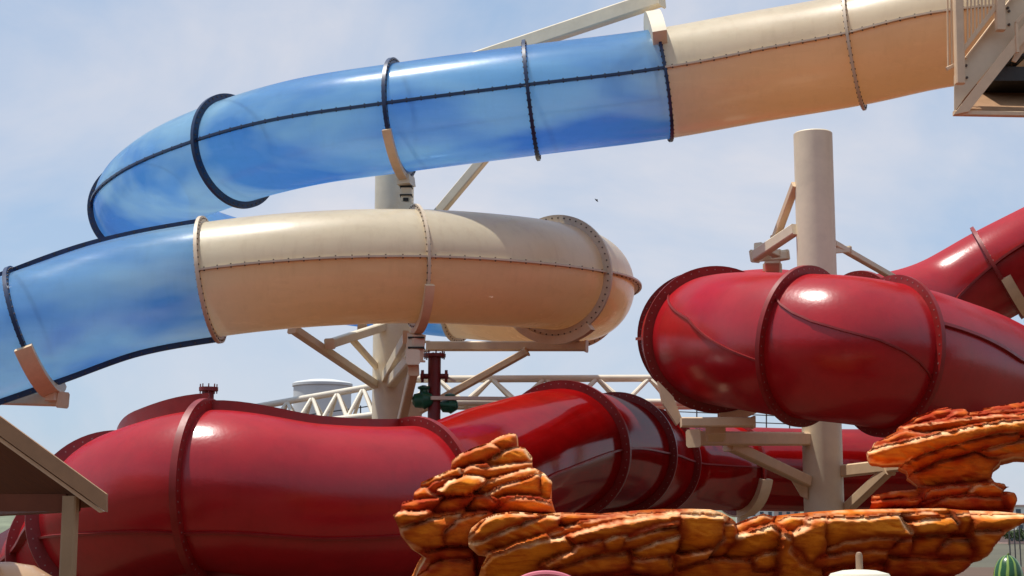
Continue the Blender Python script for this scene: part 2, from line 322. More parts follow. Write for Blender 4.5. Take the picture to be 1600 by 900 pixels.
secsA = [dict(cr_, t0=0, t1=2), dict(cr_, t0=2, t1=4), dict(bl_, t0=4, t1=5), dict(bl_, t0=5, t1=6), dict(bl_, t0=6, t1=8), dict(bl_, t0=8, t1=10), dict(bl_, t0=10, t1=12),
         dict(bl_, t0=12, t1=14), dict(cr_, t0=14, t1=15.6), dict(cr_, t0=15.6, t1=17.4, h=.15), dict(cr_, t0=17.4, t1=19), dict(cr_, t0=19, t1=21), dict(bv_, t0=21, t1=23), dict(bv_, t0=23, t1=25)]
ringsA = [(2, 'cream_flange', .10, .05), (4, 'navy', .07, .05), (5, 'navy', .11, .06), (6, 'navy', .11, .07), (8, 'navy', .13, .08), (10, 'navy', .13, .08), (12, 'navy', .12, .08), (14, 'cream_flange', .12, .06),
          (15.6, 'cream_flange', .12, .06), (17.4, 'cream_flange', .16, .06), (19, 'cream_flange', .10, .05), (21, 'cream_flange', .12, .06), (23, 'navy', .12, .07)]
slA, pA = slide('tube_slide', 'blue and cream enclosed tube slide looping around the tall cream column, above the red slides', A_ctrl, RA, secsA, ringsA)
# lower red slide
B_ctrl = [(1500, 735, 39), (1300, 735, 39.4), (1150, 732, 38.9), (1048, 727, 36.5), (1010, 722, 33.5), (962, 710, 29.5), (880, 704, 26.2), (770, 741, 23.4), (652, 784, 21.5), (490, 786, 20.6),
          (325, 766, 20.3), (218, 788, 20.9), (172, 820, 22.6), (128, 862, 25.6), (30, 918, 29), (-80, 945, 32)]
rd = dict(top='red', low='red', fl='redflange', h=0.10, th=0.05, bolt='boltred', bolts=False); rg_ = dict(top='redgloss', low='redgloss', fl='redflange', h=0.035, th=0.03, bolt='boltred', bolts=False)
secsB = [dict(rg_, t0=0, t1=2), dict(rg_, t0=2, t1=4), dict(rg_, t0=4, t1=5), dict(rg_, t0=5, t1=6), dict(rg_, t0=6, t1=8), dict(rd, t0=8, t1=10, base=78, twist=10, h=.13), dict(rd, t0=10, t1=11.6, base=90, h=.22), dict(rd, t0=11.6, t1=13), dict(rd, t0=13, t1=15)]
ringsB = [(2, 'redflange', .12, .07, 'boltred'), (4, 'redflange', .14, .08, 'boltred'), (5, 'redflange', .14, .08, 'boltred'), (6, 'redflange', .14, .09, 'boltred'), (8, 'redflange', .13, .09, 'boltred'), (10, 'redflange', .15, .09, 'boltred'), (11.6, 'redflange', .18, .09, 'boltred'), (13, 'redflange', .16, .09, 'boltred')]
slB, pB = slide('tube_slide', 'lower glossy red tube slide sweeping from behind the rocks to the brown shelter', B_ctrl, RA, secsB, ringsB, 'red tube slides')
for t0_, t1_ in ((8, 10), (10, 11.6)):
    obj('side_seam', seam(pB, t0_, t1_, R_(200 if t0_ == 8 else 212), R_(12 if t0_ == 8 else -16), .04, .03), M['redflange'], slB)
# upper red slide
C_ctrl = [(1780, 318, 32.5), (1660, 376, 34), (1558, 426, 34.8), (1470, 474, 35), (1350, 506, 34.0), (1205, 500, 31.6), (1098, 526, 28.2), (1112, 530, 25.6), (1168, 533, 23.5), (1258, 541, 22.3),
          (1330, 547, 21.9), (1388, 556, 22.1), (1490, 580, 23.3), (1585, 612, 26.2), (1660, 632, 29.8)]
secsC = [dict(rd, t0=0, t1=2), dict(rd, t0=2, t1=4), dict(rd, t0=4, t1=6), dict(rd, t0=6, t1=7.2), dict(rd, t0=7.2, t1=9, base=43, twist=-60, h=.03, th=.03), dict(rd, t0=9, t1=11, base=36, twist=-62, h=.03, th=.03),
         dict(rd, t0=11, t1=13, base=20, twist=-30, h=.05)]
ringsC = [(2, 'redflange', .13, .08, 'boltred'), (4, 'redflange', .13, .08, 'boltred'), (6, 'redflange', .15, .08, 'boltred'), (7.2, 'redflange', .15, .08, 'boltred'), (9, 'redflange', .12, .07, 'boltred'), (11, 'redflange', .12, .07, 'boltred')]
slC, pC = slide('tube_slide', 'upper red tube slide bulging around the right hand cream column above the rocks', C_ctrl, 1.04, secsC, ringsC, 'red tube slides')
# ---------------------------------------------------------------- steel supports
def saddle(path, t, a0, a1, h0, h1, wd, parent, m='beige', name='saddle_clamp'):
    bm = bmesh.new(); q, T, s, u, r = path.frame(t); seg = 24; rings = []
    for i in range(seg+1):
        a = R_(a0+(a1-a0)*i/seg); d = s*math.cos(a)+u*math.sin(a)
        rings.append([bm.verts.new(q+d*(r+x)+T*y) for x, y in ((h0, -wd/2), (h1, -wd/2), (h1, wd/2), (h0, wd/2))])
    for i in range(seg):
        for k in range(4): bm.faces.new((rings[i][k], rings[i][(k+1) % 4], rings[i+1][(k+1) % 4], rings[i+1][k]))
    bm.faces.new(rings[0]); bm.faces.new(rings[-1][::-1])
    return obj(name, bm, M[m], parent)
def beam(parent, a, b, wd, ht, name='bracket_arm', m='beige', plate=True):
    bm = bmesh.new(); bar(bm, a, b, wd, ht)
    if plate:                                   # welded end plates with bolt heads
        T = (Vector(b)-Vector(a)).normalized()
        bar(bm, Vector(b)-T*.0, Vector(b)+T*.03, wd*1.25, ht*1.25)
    return obj(name, bm, M[m], parent)
def column(px, pytop, D, r, label, pybot=790):
    top = P(px, pytop, D); base = Vector((top.x, top.y, 0)); t = thing('support_column', label, 'column', base, None)
    bm = bmesh.new(); lathe(bm, base, [(r, 0.04), (r, top.z-0.02), (r-0.02, top.z)], 48); obj('post', bm, M['steel'], t)
    bm = bmesh.new(); lathe(bm, base, [(r+0.25, 0), (r+0.25, 0.04)], 32); obj('base_plate', bm, M['steel'], t)
    return t, base
colA, bA = column(618, 150, 32, 0.405, 'tall cream steel column with branching arms holding the blue and cream slide')
def cz(D, py): return P(618, py, D).z
# upper long arm above the blue tube
beam(colA, P(640, 128, 31.9), P(1032, -3, 28.6), .22, .30, m='steel')
beam(colA, P(652, 372, 31.9), P(778, 222, 30.9), .16, .2, 'diagonal_brace', 'steel')
saddle(pA, 4, 48, 152, .0, .34, .26, colA, 'steel', 'hanger_plate')
# forward arm under the ring at x=626
saddle(pA, 6, 205, 275, .11, .22, .16, colA)
saddle(pA, 6, 262, 282, .12, .30, .24, colA, 'steel', 'clamp_foot')
def ap(path, t, ang, off):
    q, T, s, u, r = path.frame(t); return q+(s*math.cos(R_(ang))+u*math.sin(R_(ang)))*(r+off)
f6 = ap(pA, 6, 272, .28)
beam(colA, f6+Vector((0, 0, -.05)), f6+Vector((0, 0.05, -.55)), .2, .2, 'strut', 'steel')
beam(colA, Vector((bA.x, 31.7, f6.z-.55)), f6+Vector((0, -.1, -.48)), .22, .22, m='steel')
saddle(pA, 19, 205, 275, .10, .21, .16, colA)
f19 = ap(pA, 19, 270, .22)
beam(colA, f19+Vector((0, 0, .02)), f19+Vector((-.05, .1, -.42)), .26, .3, 'strut', 'steel')
beam(colA, Vector((bA.x, 31.7, f19.z-.5)), f19+Vector((-.05, -.2, -.42)), .2, .22, m='steel')
beam(colA, Vector((bA.x+.02, 31.65, f19.z-2.2)), f19+Vector((-.06, .15, -.62)), .16, .2, 'diagonal_brace', 'beige')
beam(colA, P(600, 590, 31.7), P(634, 528, 29.4), .1, .22, 'diagonal_brace', 'steel')
bm = bmesh.new(); box(bm, (f6.x-.05, f6.y-.125, f6.z-.32), (f6.x+.05, f6.y-.102, f6.z-.26)); obj('bolt_slot', bm, M['darkgap'], colA, False)
for dz in (-.04, -.2):
    bm = bmesh.new(); box(bm, (f6.x-.115, f6.y-.115, f6.z+dz-.012), (f6.x+.115, f6.y+.1, f6.z+dz+.012)); obj('rubber_pad', bm, M['darkgap'], colA, False)
for dz in (-.06, -.24):
    bm = bmesh.new(); box(bm, (f19.x-.145, f19.y-.165, f19.z+dz-.012), (f19.x+.145, f19.y+.1, f19.z+dz+.012)); obj('rubber_pad', bm, M['darkgap'], colA, False)
# right arm
fr = P(915, 541, 30.9)
beam(colA, P(668, 541, 31.8), fr, .2, .19)
bm = bmesh.new(); 
for dz in (-.09, .09): bar(bm, P(640, 541, 31.8)+Vector((0, 0, dz)), P(672, 541, 31.8)+Vector((0, 0, dz)), .2, .03)
obj('mounting_lug', bm, M['steel'], colA)
beam(colA, P(650, 645, 31.8), P(822, 550, 31.1), .15, .14, 'diagonal_brace')
saddle(pA, 17.4, 235, 325, .12, .28, .18, colA, 'beige')
beam(colA, P(893, 525, 30.9), P(893, 534, 30.9), .35, .3, 'clamp_foot', 'beige', False)
# left arms
beam(colA, P(600, 510, 31.7), P(516, 537, 29.8), .18, .17, m='steel')
beam(colA, P(590, 575, 31.8), P(547, 527, 30.8), .1, .12, 'diagonal_brace', 'steel')
beam(colA, P(588, 602, 31.8), P(458, 514, 29.0), .16, .16, 'diagonal_brace', 'steel')
bm = bmesh.new(); slab(bm, [P(572, 590, 31.9), P(592, 590, 31.9), P(592, 612, 31.9), P(583, 608, 31.9)], (0, .08, 0)); obj('gusset_plate', bm, M['beige'], colA, False)
bm = bmesh.new(); slab(bm, [P(640, 628, 31.7), P(662, 628, 31.7), P(656, 668, 31.7), P(640, 668, 31.7)], (0, .08, 0)); obj('gusset_plate', bm, M['beige'], colA, False)
saddle(pA, 13.1, 225, 330, .0, .22, .22, colA, 'beige')
# right column
colR, bR = column(1270, 208, 26.5, 0.333, 'open topped cream steel column standing inside the loop of the upper red slide')
beam(colR, P(1243, 358, 26.5), P(1180, 400, 27.6), .16, .19, m='steel')
beam(colR, P(1243, 288, 26.5), P(1212, 372, 27.4), .13, .13, 'diagonal_brace')
beam(colR, P(1184, 384, 27.6), P(1212, 396, 28.1), .16, .12, 'saddle_arm', 'steel')
beam(colR, P(1184, 402, 28.1), P(1224, 399, 28.6), .2, .16, 'clamp_foot', 'steel')
beam(colR, P(1207, 402, 28.8), P(1207, 421, 30.6), .3, .22, 'strut', 'steel')
beam(colR, P(1302, 380, 26.6), P(1400, 436, 28.6), .12, .1, 'diagonal_brace', 'steel')
beam(colR, P(1300, 392, 26.6), P(1325, 390, 27.0), .1, .1, 'mounting_lug', 'steel')
beam(colR, P(1262, 686, 26.4), P(1085, 685, 24.0), .22, .22)
beam(colR, P(1262, 752, 26.3), P(1140, 695, 24.8), .16, .18, 'diagonal_brace')
beam(colR, P(1064, 660, 23.4), P(1175, 660, 23.4), .28, .14, 'cross_beam')
beam(colR, P(1118, 665, 23.6), P(1118, 677, 23.8), .3, .3, 'clamp_foot', 'beige', False)
beam(colR, P(1308, 737, 26.5), P(1425, 724, 24.8), .18, .2)
beam(colR, P(1318, 800, 26.5), P(1388, 734, 25.3), .16, .17, 'diagonal_brace')
bm = bmesh.new(); slab(bm, [P(1236, 748, 26.3), P(1262, 745, 26.3), P(1262, 780, 26.3), P(1252, 775, 26.3)], (0, .08, 0)); obj('gusset_plate', bm, M['beige'], colR, False)
saddle(pC, 7.2, 200, 268, .14, .30, .2, colR, 'beige')
bm = bmesh.new(); slab(bm, [P(1028, 595, 23.6), P(1052, 620, 23.6), P(1066, 655, 23.6), P(1058, 664, 23.6), P(1036, 630, 23.6)], (0, .2, 0)); obj('saddle_plate', bm, M['beige'], colR, False)
cf, bf = column(1160, 806, 39.5, 0.14, 'short cream post with a curved clamp under the far dark red tube')
saddle(pB, 1.95, 195, 320, .0, .16, .3, cf, 'beige')
# off-frame columns carrying the outer slide ends
c3, b3 = column(-150, 560, 29.5, 0.38, 'cream column left of the frame whose arm carries the lowest blue tube')
beam(c3, P(-150, 618, 29.3), P(97, 625, 27.6), .24, .23)
saddle(pA, 23, 205, 300, .10, .24, .3, c3, 'beige')
f23 = ap(pA, 23, 268, .2); beam(c3, f23, f23+Vector((0, 0, -.14)), .2, .2, 'clamp_foot', 'beige', False)
c4, b4 = column(1700, 470, 36.5, 0.36, 'cream column right of the frame whose curved clamp holds the red slide entering at right')
saddle(pC, 1.9, 200, 300, .0, .14, .22, c4, 'beige')
beam(c4, P(1700, 545, 36.3), ap(pC, 1.9, 270, .2), .2, .2)
# ---------------------------------------------------------------- stair tower (top right)
DS = 25.0
st = thing('stair_tower', 'cream steel stair tower with picket railing where the cream tube starts', 'staircase', P(1560, 900, DS) * 1.0)
def sp(x, y, d=0): return P(x, y, DS+d)
def sbar(name, a, b, w, h, m='beige', da=0, db=None):
    bm = bmesh.new(); bar(bm, sp(*a, da), sp(*b, da if db is None else db), w, h); return obj(name, bm, M[m], st)
sbar('post', (1493, -160), (1500, 131), .15, .15)
sbar('post', (1557, -220), (1563, 48), .15, .15)
sbar('post', (1668, -300), (1672, 20), .15, .15)
for k in range(3): sbar('picket', (1479+k*6, -160), (1481.5+k*6, 106), .028, .028, da=.1)
sbar('bottom_rail', (1479, 108), (1500, 98), .05, .06, da=.1); sbar('top_rail', (1477, -160), (1500, -165), .05, .06, da=.1)
for k in range(9):
    x = 1512+k*5.6; yb = 74-(x-1507)*1.32; sbar('picket', (x-1.5, yb-240), (x, yb), .026, .026)
sbar('bottom_rail', (1505, 78), (1557, 9), .05, .07); sbar('top_rail', (1505, -166), (1557, -235), .05, .07)
# stringers, webs
bm = bmesh.new(); slab(bm, [sp(1508, 92, .25), sp(1700, -160, .25), sp(1700, -80, .25), sp(1508, 152, .25), sp(1491, 176, .25), sp(1491, 118, .25)], (0, .02, 0)); obj('stringer', bm, M['steel'], st, False)
sbar('stringer_flange', (1507, 93), (1700, -160), .22, .03, 'beige', .2)
bm = bmesh.new(); slab(bm, [sp(1490, 179), sp(1514, 174), sp(1700, -62), sp(1700, -90)], (0, .06, 0)); obj('stringer_flange', bm, M['beige'], st, False)
bm = bmesh.new(); bar(bm, sp(1490, 177, .1), sp(1720, 181, .1), .12, .075); obj('lower_beam', bm, M['beige'], st, False)
bm = bmesh.new(); slab(bm, [sp(1512, 174, .15), sp(1720, 178, .15), sp(1720, 100, 3.0), sp(1545, 100, 3.0)], (0, 0, .05)); obj('soffit', bm, M['brown'], st, False)
bm = bmesh.new(); slab(bm, [sp(1493, 110, 3.2), sp(1720, 110, 3.2), sp(1720, 172, 3.2), sp(1493, 172, 3.2)], (0, .05, 0)); obj('back_beam', bm, M['brown'], st, False)
bm = bmesh.new()
for k in range(5):
    p = sp(1556+k*24, 118-k*32, .4); bm = bmesh.new()
    for j in range(6): bar(bm, p+Vector((.05*j, 0, 0)), p+Vector((.05*j, 1.2, 0)), .03, .05)
    bar(bm, p+Vector((-.02, 0, 0)), p+Vector((.3, 0, 0)), .03, .06)
    obj('stair_tread', bm, M['grate'], st, False)
bm = bmesh.new(); slab(bm, [sp(1562, 104, .35), sp(1720, 104, .35), sp(1720, 126, .35), sp(1550, 126, .35)], (0, 1.2, 0)); obj('grating_edge', bm, M['grate'], st, False)
bm = bmesh.new(); slab(bm, [sp(1581, 95, .12), sp(1588, 97, .12), sp(1600, 80, .12), sp(1720, -60, .12), sp(1720, -80, .12), sp(1590, 75, .12)], (0, .04, 0)); obj('toe_board', bm, M['beige'], st, False)
bm = bmesh.new(); bar(bm, sp(1588, 36), sp(1590, 82), .05, .05); bar(bm, sp(1588, 36), sp(1660, -50), .05, .06); obj('hand_rail', bm, M['beige'], st, False)
for x, y in ((1510, 102), (1511, 121), (1575, 12), (1577, 17), (1577, 38), (1575, -10)):
    p = sp(x, y, .22); bm = bmesh.new(); rod(bm, p, p+Vector((0, .04, 0)), .022, 8); obj('bolt', bm, M['bolt'], st)
bm = bmesh.new(); tp = sp(1760, 180, 1.5); lathe(bm, Vector((tp.x, tp.y, 0)), [(.3, 0), (.3, tp.z-.05)], 32); obj('support_post', bm, M['steel'], st)
# ---------------------------------------------------------------- brown shelter (bottom left)
DH = 12.0
sh = thing('shelter', 'brown open sided shelter with a sloping gable fascia at the lower left', 'shelter', P(0, 1200, DH))
def hp(x, y, d=0): return P(x, y, DH+d)
e0, e1 = hp(166, 772), hp(-340, 402); dn = hp(166, 800)-e0
bm = bmesh.new(); slab(bm, [e0, e0+dn, e1+dn*1.28, e1], (0, .05, 0)); obj('fascia_board', bm, M['brown'], sh, False)
bm = bmesh.new(); slab(bm, [hp(162, 799, .055), hp(155, 801, .055), hp(-340, 447, .055), hp(-340, 439, .055)], (0, .05, 0)); obj('fascia_trim', bm, M['beige'], sh, False)
bm = bmesh.new(); u_ = Vector((0, 0, .03)); u_ = Vector((-.02, .01, -.03)); bk = Vector((-3.4, 7.0, 0)); slab(bm, [e0+u_, e1+u_, e1+u_+bk, e0+u_+bk], (0.008, 0, .012)); obj('roof_sheet', bm, M['rooftile'], sh, False)
bm = bmesh.new(); u_ = Vector((-.02, .11, -.09)); slab(bm, [e0+u_, e1+u_, e1+u_+bk*.96, e0+u_+bk*.96], (0, 0, .03)); obj('soffit', bm, M['soffit'], sh, False)
pb = hp(111, 775, .1); bm = bmesh.new(); bar(bm, (pb.x, pb.y, 0), pb, .105, .12, Vector((0, 1, 0))); obj('post', bm, M['brownpost'], sh, False)
bm = bmesh.new(); slab(bm, [hp(103, 772, .12), hp(103, 799, .12), hp(-340, 799, .12), hp(-340, 772, .12)], (0, .07, 0)); obj('tie_beam', bm, M['darkbeam'], sh, False)
bm = bmesh.new(); bar(bm, pb+Vector((0, .1, -.06)), pb+Vector((-3.0, 6.2, -.06)), .1, .12); obj('side_beam', bm, M['darkbeam'], sh, False)
pl = hp(-330, 775, .1); bm = bmesh.new(); bar(bm, (pl.x, pl.y, 0), (pl.x, pl.y, hp(-330, 450).z), .105, .12, Vector((0, 1, 0))); obj('post', bm, M['brownpost'], sh, False)
# ---------------------------------------------------------------- pipes
def riser(px, D, pytop, r, label, extras=False):
    top = P(px, pytop, D); t = thing('standpipe', label, 'pipe', (top.x, top.y, 0), 'red standpipes')
    bm = bmesh.new(); lathe(bm, (top.x, top.y, 0), [(r, 0), (r, top.z)], 20); obj('pipe', bm, M['pipe'], t)
    bm = bmesh.new(); lathe(bm, (top.x, top.y, 0), [(r*1.6, top.z-.06), (r*1.75, top.z-.06), (r*1.75, top.z), (r*1.6, top.z)], 20); o = obj('flange', bm, M['pipe'], t)
    bm = bmesh.new()
    for k in range(8):
        a = k*math.pi/4+.2; c = Vector((top.x+math.cos(a)*r*1.5, top.y+math.sin(a)*r*1.5, top.z)); rod(bm, c-Vector((0, 0, .1)), c+Vector((0, 0, .05)), r*.12, 6)
    obj('bolts', bm, M['pipe'], o); return t, top
rp, rt = riser(679, 29, 553, .12, 'thicker red standpipe with side flanges and green valves right of the tall column', True)
for sx, x2 in ((-1, -.26), (1, .26)):
    bm = bmesh.new(); c = Vector((rt.x, rt.y, P(679, 588, 29).z)); rod(bm, c, c+Vector((x2*1.0, 0, 0)), .05, 14); rod(bm, c+Vector((x2*.75, 0, 0)), c+Vector((x2*.75+sx*.05, 0, 0)), .12, 18); obj('side_flange', bm, M['pipe'], rp)
def valve(px, py, D, s):
    bm = bmesh.new(); c = P(px, py, D)
    lathe(bm, c, [(.05*s, -.2*s), (.12*s, -.16*s), (.14*s, -.04*s), (.17*s, 0), (.14*s, .06*s), (.1*s, .14*s), (.05*s, .17*s)], 14, (1, 0, .1))
    lathe(bm, c+Vector((0, 0, .08*s)), [(.08*s, 0), (.07*s, .1*s), (.11*s, .12*s), (.11*s, .15*s), (.03*s, .18*s)], 12)
    return obj('valve', bm, M['green'], rp)
valve(662, 625, 28.9, 1.05); valve(703, 634, 29.1, .9)
bm = bmesh.new(); c = P(679, 628, 29); rod(bm, P(655, 628, 29), P(712, 634, 29), .05, 12); obj('valve_pipe', bm, M['green'], rp)
bm = bmesh.new(); bar(bm, P(672, 622, 28.8), P(800, 623, 29.6), .09, .07); bar(bm, P(690, 585, 29.2), P(712, 596, 29.2), .02, .04); obj('stay_bar', bm, M['truss'], rp)
riser(326, 24.5, 605, .085, 'short dark red standpipe peeking over the lower red slide')
# ---------------------------------------------------------------- trusses
def truss(label, a, b, hpx, n, D0, D1, r=.05, depth=1.0, sag=0.0):
    o0 = P(*a, D0); t = thing('truss_girder', label, 'truss', (o0.x, o0.y, o0.z), 'pale steel truss girders')
    A0 = P(a[0], a[1], D0); B0 = P(b[0], b[1], D1); h0 = hpx[0]*D0/F; h1 = hpx[1]*D1/F; dv = Vector((0, depth, 0))
    def top(f): return A0.lerp(B0, f)
    def bot(f, k=0): return A0.lerp(B0, f)-Vector((0, 0, h0+(h1-h0)*f)) + (dv*k)
    for nm, fn in (('top_chord', lambda f: top(f)+dv*.5), ('bottom_chord', lambda f: bot(f)), ('bottom_chord', lambda f: bot(f, 1))):
        bm = bmesh.new(); rod(bm, fn(0), fn(1), r, 12); obj(nm, bm, M['truss'], t)
    for k in (0, 1):
        for i in range(n):
            f0, fm, f1 = i/n, (i+.5)/n, (i+1)/n
            for e0_, e1_ in ((f0, fm), (f1, fm)):
                bm = bmesh.new(); rod(bm, bot(e0_, k), top(e1_)+dv*.5, r*.6, 8); obj('diagonal_brace', bm, M['truss'], t)
    for i in range(n+1):
        bm = bmesh.new(); rod(bm, bot(i/n, 0), bot(i/n, 1), r*.5, 8); obj('cross_tie', bm, M['truss'], t)
    return t
truss('level pale truss girder spanning between the two columns behind the slides', (640, 589), (1140, 587), (40, 42), 6, 35.5, 36.5, .085, 1.1)
truss('sloping pale truss girder left of the tall column, in front of the grey tank', (385, 634), (625, 592), (38, 52), 6, 36, 34.5, .075, 1.2)
# cable railings
def cable_rail(label, pts, D, n):
    (xa, ya), (xb, yb) = pts; t = thing('cable_railing', label, 'railing', P(xa, ya, D))
    for k in (0, 12):
        bm = bmesh.new(); rod(bm, P(xa, ya+k, D), P(xb, yb+k, D), .014, 6); obj('cable', bm, M['wire'], t)
    for i in range(n):
        f = i/(n-1); x = xa+(xb-xa)*f; y = ya+(yb-ya)*f; bm = bmesh.new(); rod(bm, P(x, y-3, D), P(x, y+34, D), .018, 6); obj('rail_post', bm, M['wire'], t)
    bm = bmesh.new(); bar(bm, P(xa, ya+26, D), P(xb, yb+26, D), .4, .14); obj('walkway_edge', bm, M['truss'], t)
cable_rail('thin cable railing on the walkway left of the tall column', ((470, 650), (610, 630)), 37.5, 4)
cable_rail('thin cable railing behind the gap between the red slides', ((980, 640), (1270, 652)), 42, 9)
# tank
bm = bmesh.new(); c = P(504, 600, 60); r = 45*60/F
lathe(bm, (c.x, c.y, 0), [(r, 0), (r, c.z-.1), (r+.05, c.z-.1), (r+.05, c.z), (r*.97, c.z+.05), (r*.5, c.z+.15), (.01, c.z+.2)], 48)
tag(obj('water_tank', bm, M['tank']), 'round pale grey tank rising behind the left truss girder', 'tank')
# ---------------------------------------------------------------- rocks
import numpy as np
def seg_d(px, py, a, b):
    ax, ay = a; bx, by = b; dx, dy = bx-ax, by-ay; L2 = dx*dx+dy*dy+1e-9
    t = np.clip(((px-ax)*dx+(py-ay)*dy)/L2, 0, 1); qx = ax+t*dx; qy = ay+t*dy
    return np.hypot(px-qx, py-qy), qx, qy
def poly_sd(px, py, poly):
    """signed distance (inside > 0), distance to the upward facing edges, nearest outline point"""
    n = len(poly); area = sum(poly[i][0]*poly[(i+1) % n][1]-poly[(i+1) % n][0]*poly[i][1] for i in range(n))
    best = np.full(px.shape, 1e9); top = np.full(px.shape, 1e9); nx = np.zeros(px.shape); ny = np.zeros(px.shape); ins = np.zeros(px.shape, bool)
    for i in range(n):
        a, b = poly[i], poly[(i+1) % n]; d, qx, qy = seg_d(px, py, a, b); m = d < best
        nx = np.where(m, qx, nx); ny = np.where(m, qy, ny); best = np.minimum(best, d)
        ex, ey = b[0]-a[0], b[1]-a[1]; L = math.hypot(ex, ey)+1e-9; up = (ex/L)*(1 if area > 0 else -1)   # > 0: outward normal points up in the picture
        if up > .45: top = np.minimum(top, d)
        if abs(ey) > 1e-9:
            c = ((a[1] > py) != (b[1] > py)) & (px < (b[0]-a[0])*(py-a[1])/(b[1]-a[1])+a[0]); ins ^= c
    return np.where(ins, best, -best), top, nx, ny
def wob(X, Y, f, seed):
    o = np.empty(X.shape); 
    for idx in np.ndindex(X.shape): o[idx] = noise.noise(Vector((X[idx]*f, Y[idx]*f, seed)))
    return o
def rock(name, label, outline, blocks, D, th, seed, res=2.0, slope=0.0, y0=800, jitter=.07):
    rnd = random.Random(seed); s = D/F
    xs = np.arange(min(p[0] for p in outline)-res, max(p[0] for p in outline)+2*res, res); ys = np.arange(min(p[1] for p in outline)-res, max(p[1] for p in outline)+2*res, res)
    X, Y = np.meshgrid(xs, ys); W1 = wob(X, Y, .05, seed); W2 = wob(X, Y, .05, seed+9); W3 = wob(X, Y, .17, seed+5); W4 = wob(X+Y*.0, Y*3-X*.9, .035, seed+2); W5 = wob(X, Y, .45, seed+3)
    ox, oy = X+W1*3.2+W3*1.5, Y+W2*2.6+W3*1.2
    od, ot, onx, ony = poly_sd(X, Y, outline)
    B1 = np.full(X.shape, -1e9); B2 = np.full(X.shape, -1e9); dep = np.zeros(X.shape); top = np.zeros(X.shape); tone = np.zeros(X.shape); TF = np.ones(X.shape)
    for bk in blocks:
        poly = bk[0]; base = bk[1] if len(bk) > 1 else 0; tn = bk[2] if len(bk) > 2 else rnd.uniform(.35, 1.0)
        base += rnd.uniform(-jitter, jitter); sd, tp, _, _ = poly_sd(ox, oy, poly)
        cx = sum(p[0] for p in poly)/len(poly); cy = sum(p[1] for p in poly)/len(poly); hw = max(abs(p[0]-cx) for p in poly); hh = max(abs(p[1]-cy) for p in poly)
        u = (X-cx)/hw; v = (cy-Y)/hh; f = base+(1-v)*hh*s*.27                    # the face leans back towards its foot
        for k in range(4):
            a = rnd.uniform(0, 2*math.pi); f = f+np.maximum(0, u*math.cos(a)+v*math.sin(a)-rnd.uniform(.1, .5))*rnd.uniform(.03, .10)
        f = f+(u*rnd.uniform(-.05, .05))
        ar = abs(sum(poly[i][0]*poly[(i+1) % len(poly)][1]-poly[(i+1) % len(poly)][0]*poly[i][1] for i in range(len(poly))))/2; pr = sum(math.dist(poly[i], poly[i-1]) for i in range(len(poly))); tf = min(1, max(.28, 2*ar/pr*s/.11))
        w_ = sd > B1; TF = np.where(w_, tf, TF); B2 = np.where(w_, B1, np.maximum(B2, sd)); dep = np.where(w_, f, dep); top = np.where(w_, np.where(sd > 0, tp, np.where(od < 9, 5, 14)), top); tone = np.where(w_, tn, tone); B1 = np.where(w_, sd, B1)
    e = np.minimum((B1-B2)/2, np.maximum(od, 0)+2.0)*s; tm = np.minimum(top, 60)*s
    dep = dep+np.maximum(0, .030*TF-e)*.95+np.maximum(0, .040*TF-tm)*2.2+W2*.012+np.maximum(0, W4-.12)*.05+W3*.004+W5*.0008
    dep = dep+np.maximum(0, .05-np.maximum(od, 0)*s)*1.2+np.maximum(0, Y-y0)*slope
    keep = np.zeros((X.shape[0]-1, X.shape[1]-1), bool); cd, _, _, _ = poly_sd(X[:-1, :-1]+res/2, Y[:-1, :-1]+res/2, outline); keep = cd > 0
    bm = bmesh.new(); lay = bm.verts.layers.float_color.new('paint'); vid = {}
    cnt = np.zeros(X.shape, int)
    for j, i in zip(*np.nonzero(keep)):
        for q in ((j, i), (j, i+1), (j+1, i+1), (j+1, i)): cnt[q] += 1
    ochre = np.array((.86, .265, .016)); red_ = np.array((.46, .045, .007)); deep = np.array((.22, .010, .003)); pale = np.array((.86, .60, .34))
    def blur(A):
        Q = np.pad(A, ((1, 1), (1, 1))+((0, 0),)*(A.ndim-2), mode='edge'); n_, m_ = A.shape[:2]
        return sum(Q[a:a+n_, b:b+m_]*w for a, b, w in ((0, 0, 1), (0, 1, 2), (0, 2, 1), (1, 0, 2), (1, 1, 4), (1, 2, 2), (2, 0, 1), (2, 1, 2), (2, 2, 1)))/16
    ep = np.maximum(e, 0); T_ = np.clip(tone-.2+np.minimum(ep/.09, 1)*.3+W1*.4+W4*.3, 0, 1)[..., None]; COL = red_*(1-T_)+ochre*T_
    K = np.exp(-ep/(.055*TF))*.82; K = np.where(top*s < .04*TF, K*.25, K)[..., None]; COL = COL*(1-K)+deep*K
    H = (np.clip((.045*TF-tm)/(.02*TF), 0, 1)*np.clip(.75+W1*1.4+W3*.5, 0, 1)*np.clip(tone*1.35-.15, 0, 1)*np.clip((895-Y)/45, .15, 1))[..., None]; COL = COL*(1-H)+pale*H  # sunlight painted on the upper block edges, dimmed in the shaded lower rows
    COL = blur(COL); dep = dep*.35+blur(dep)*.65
    for j, i in zip(*np.nonzero(cnt)):
        x, y = X[j, i], Y[j, i]
        if cnt[j, i] < 4: x, y = onx[j, i], ony[j, i]
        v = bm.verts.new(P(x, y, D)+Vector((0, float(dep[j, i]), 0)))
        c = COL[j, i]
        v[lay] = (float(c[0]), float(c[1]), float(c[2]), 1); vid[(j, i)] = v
    for j, i in zip(*np.nonzero(keep)): bm.faces.new((vid[(j, i)], vid[(j, i+1)], vid[(j+1, i+1)], vid[(j+1, i)]))
    cen = sum((v.co for v in bm.verts), Vector())/len(bm.verts); edges = [e_ for e_ in bm.edges if len(e_.link_faces) == 1]
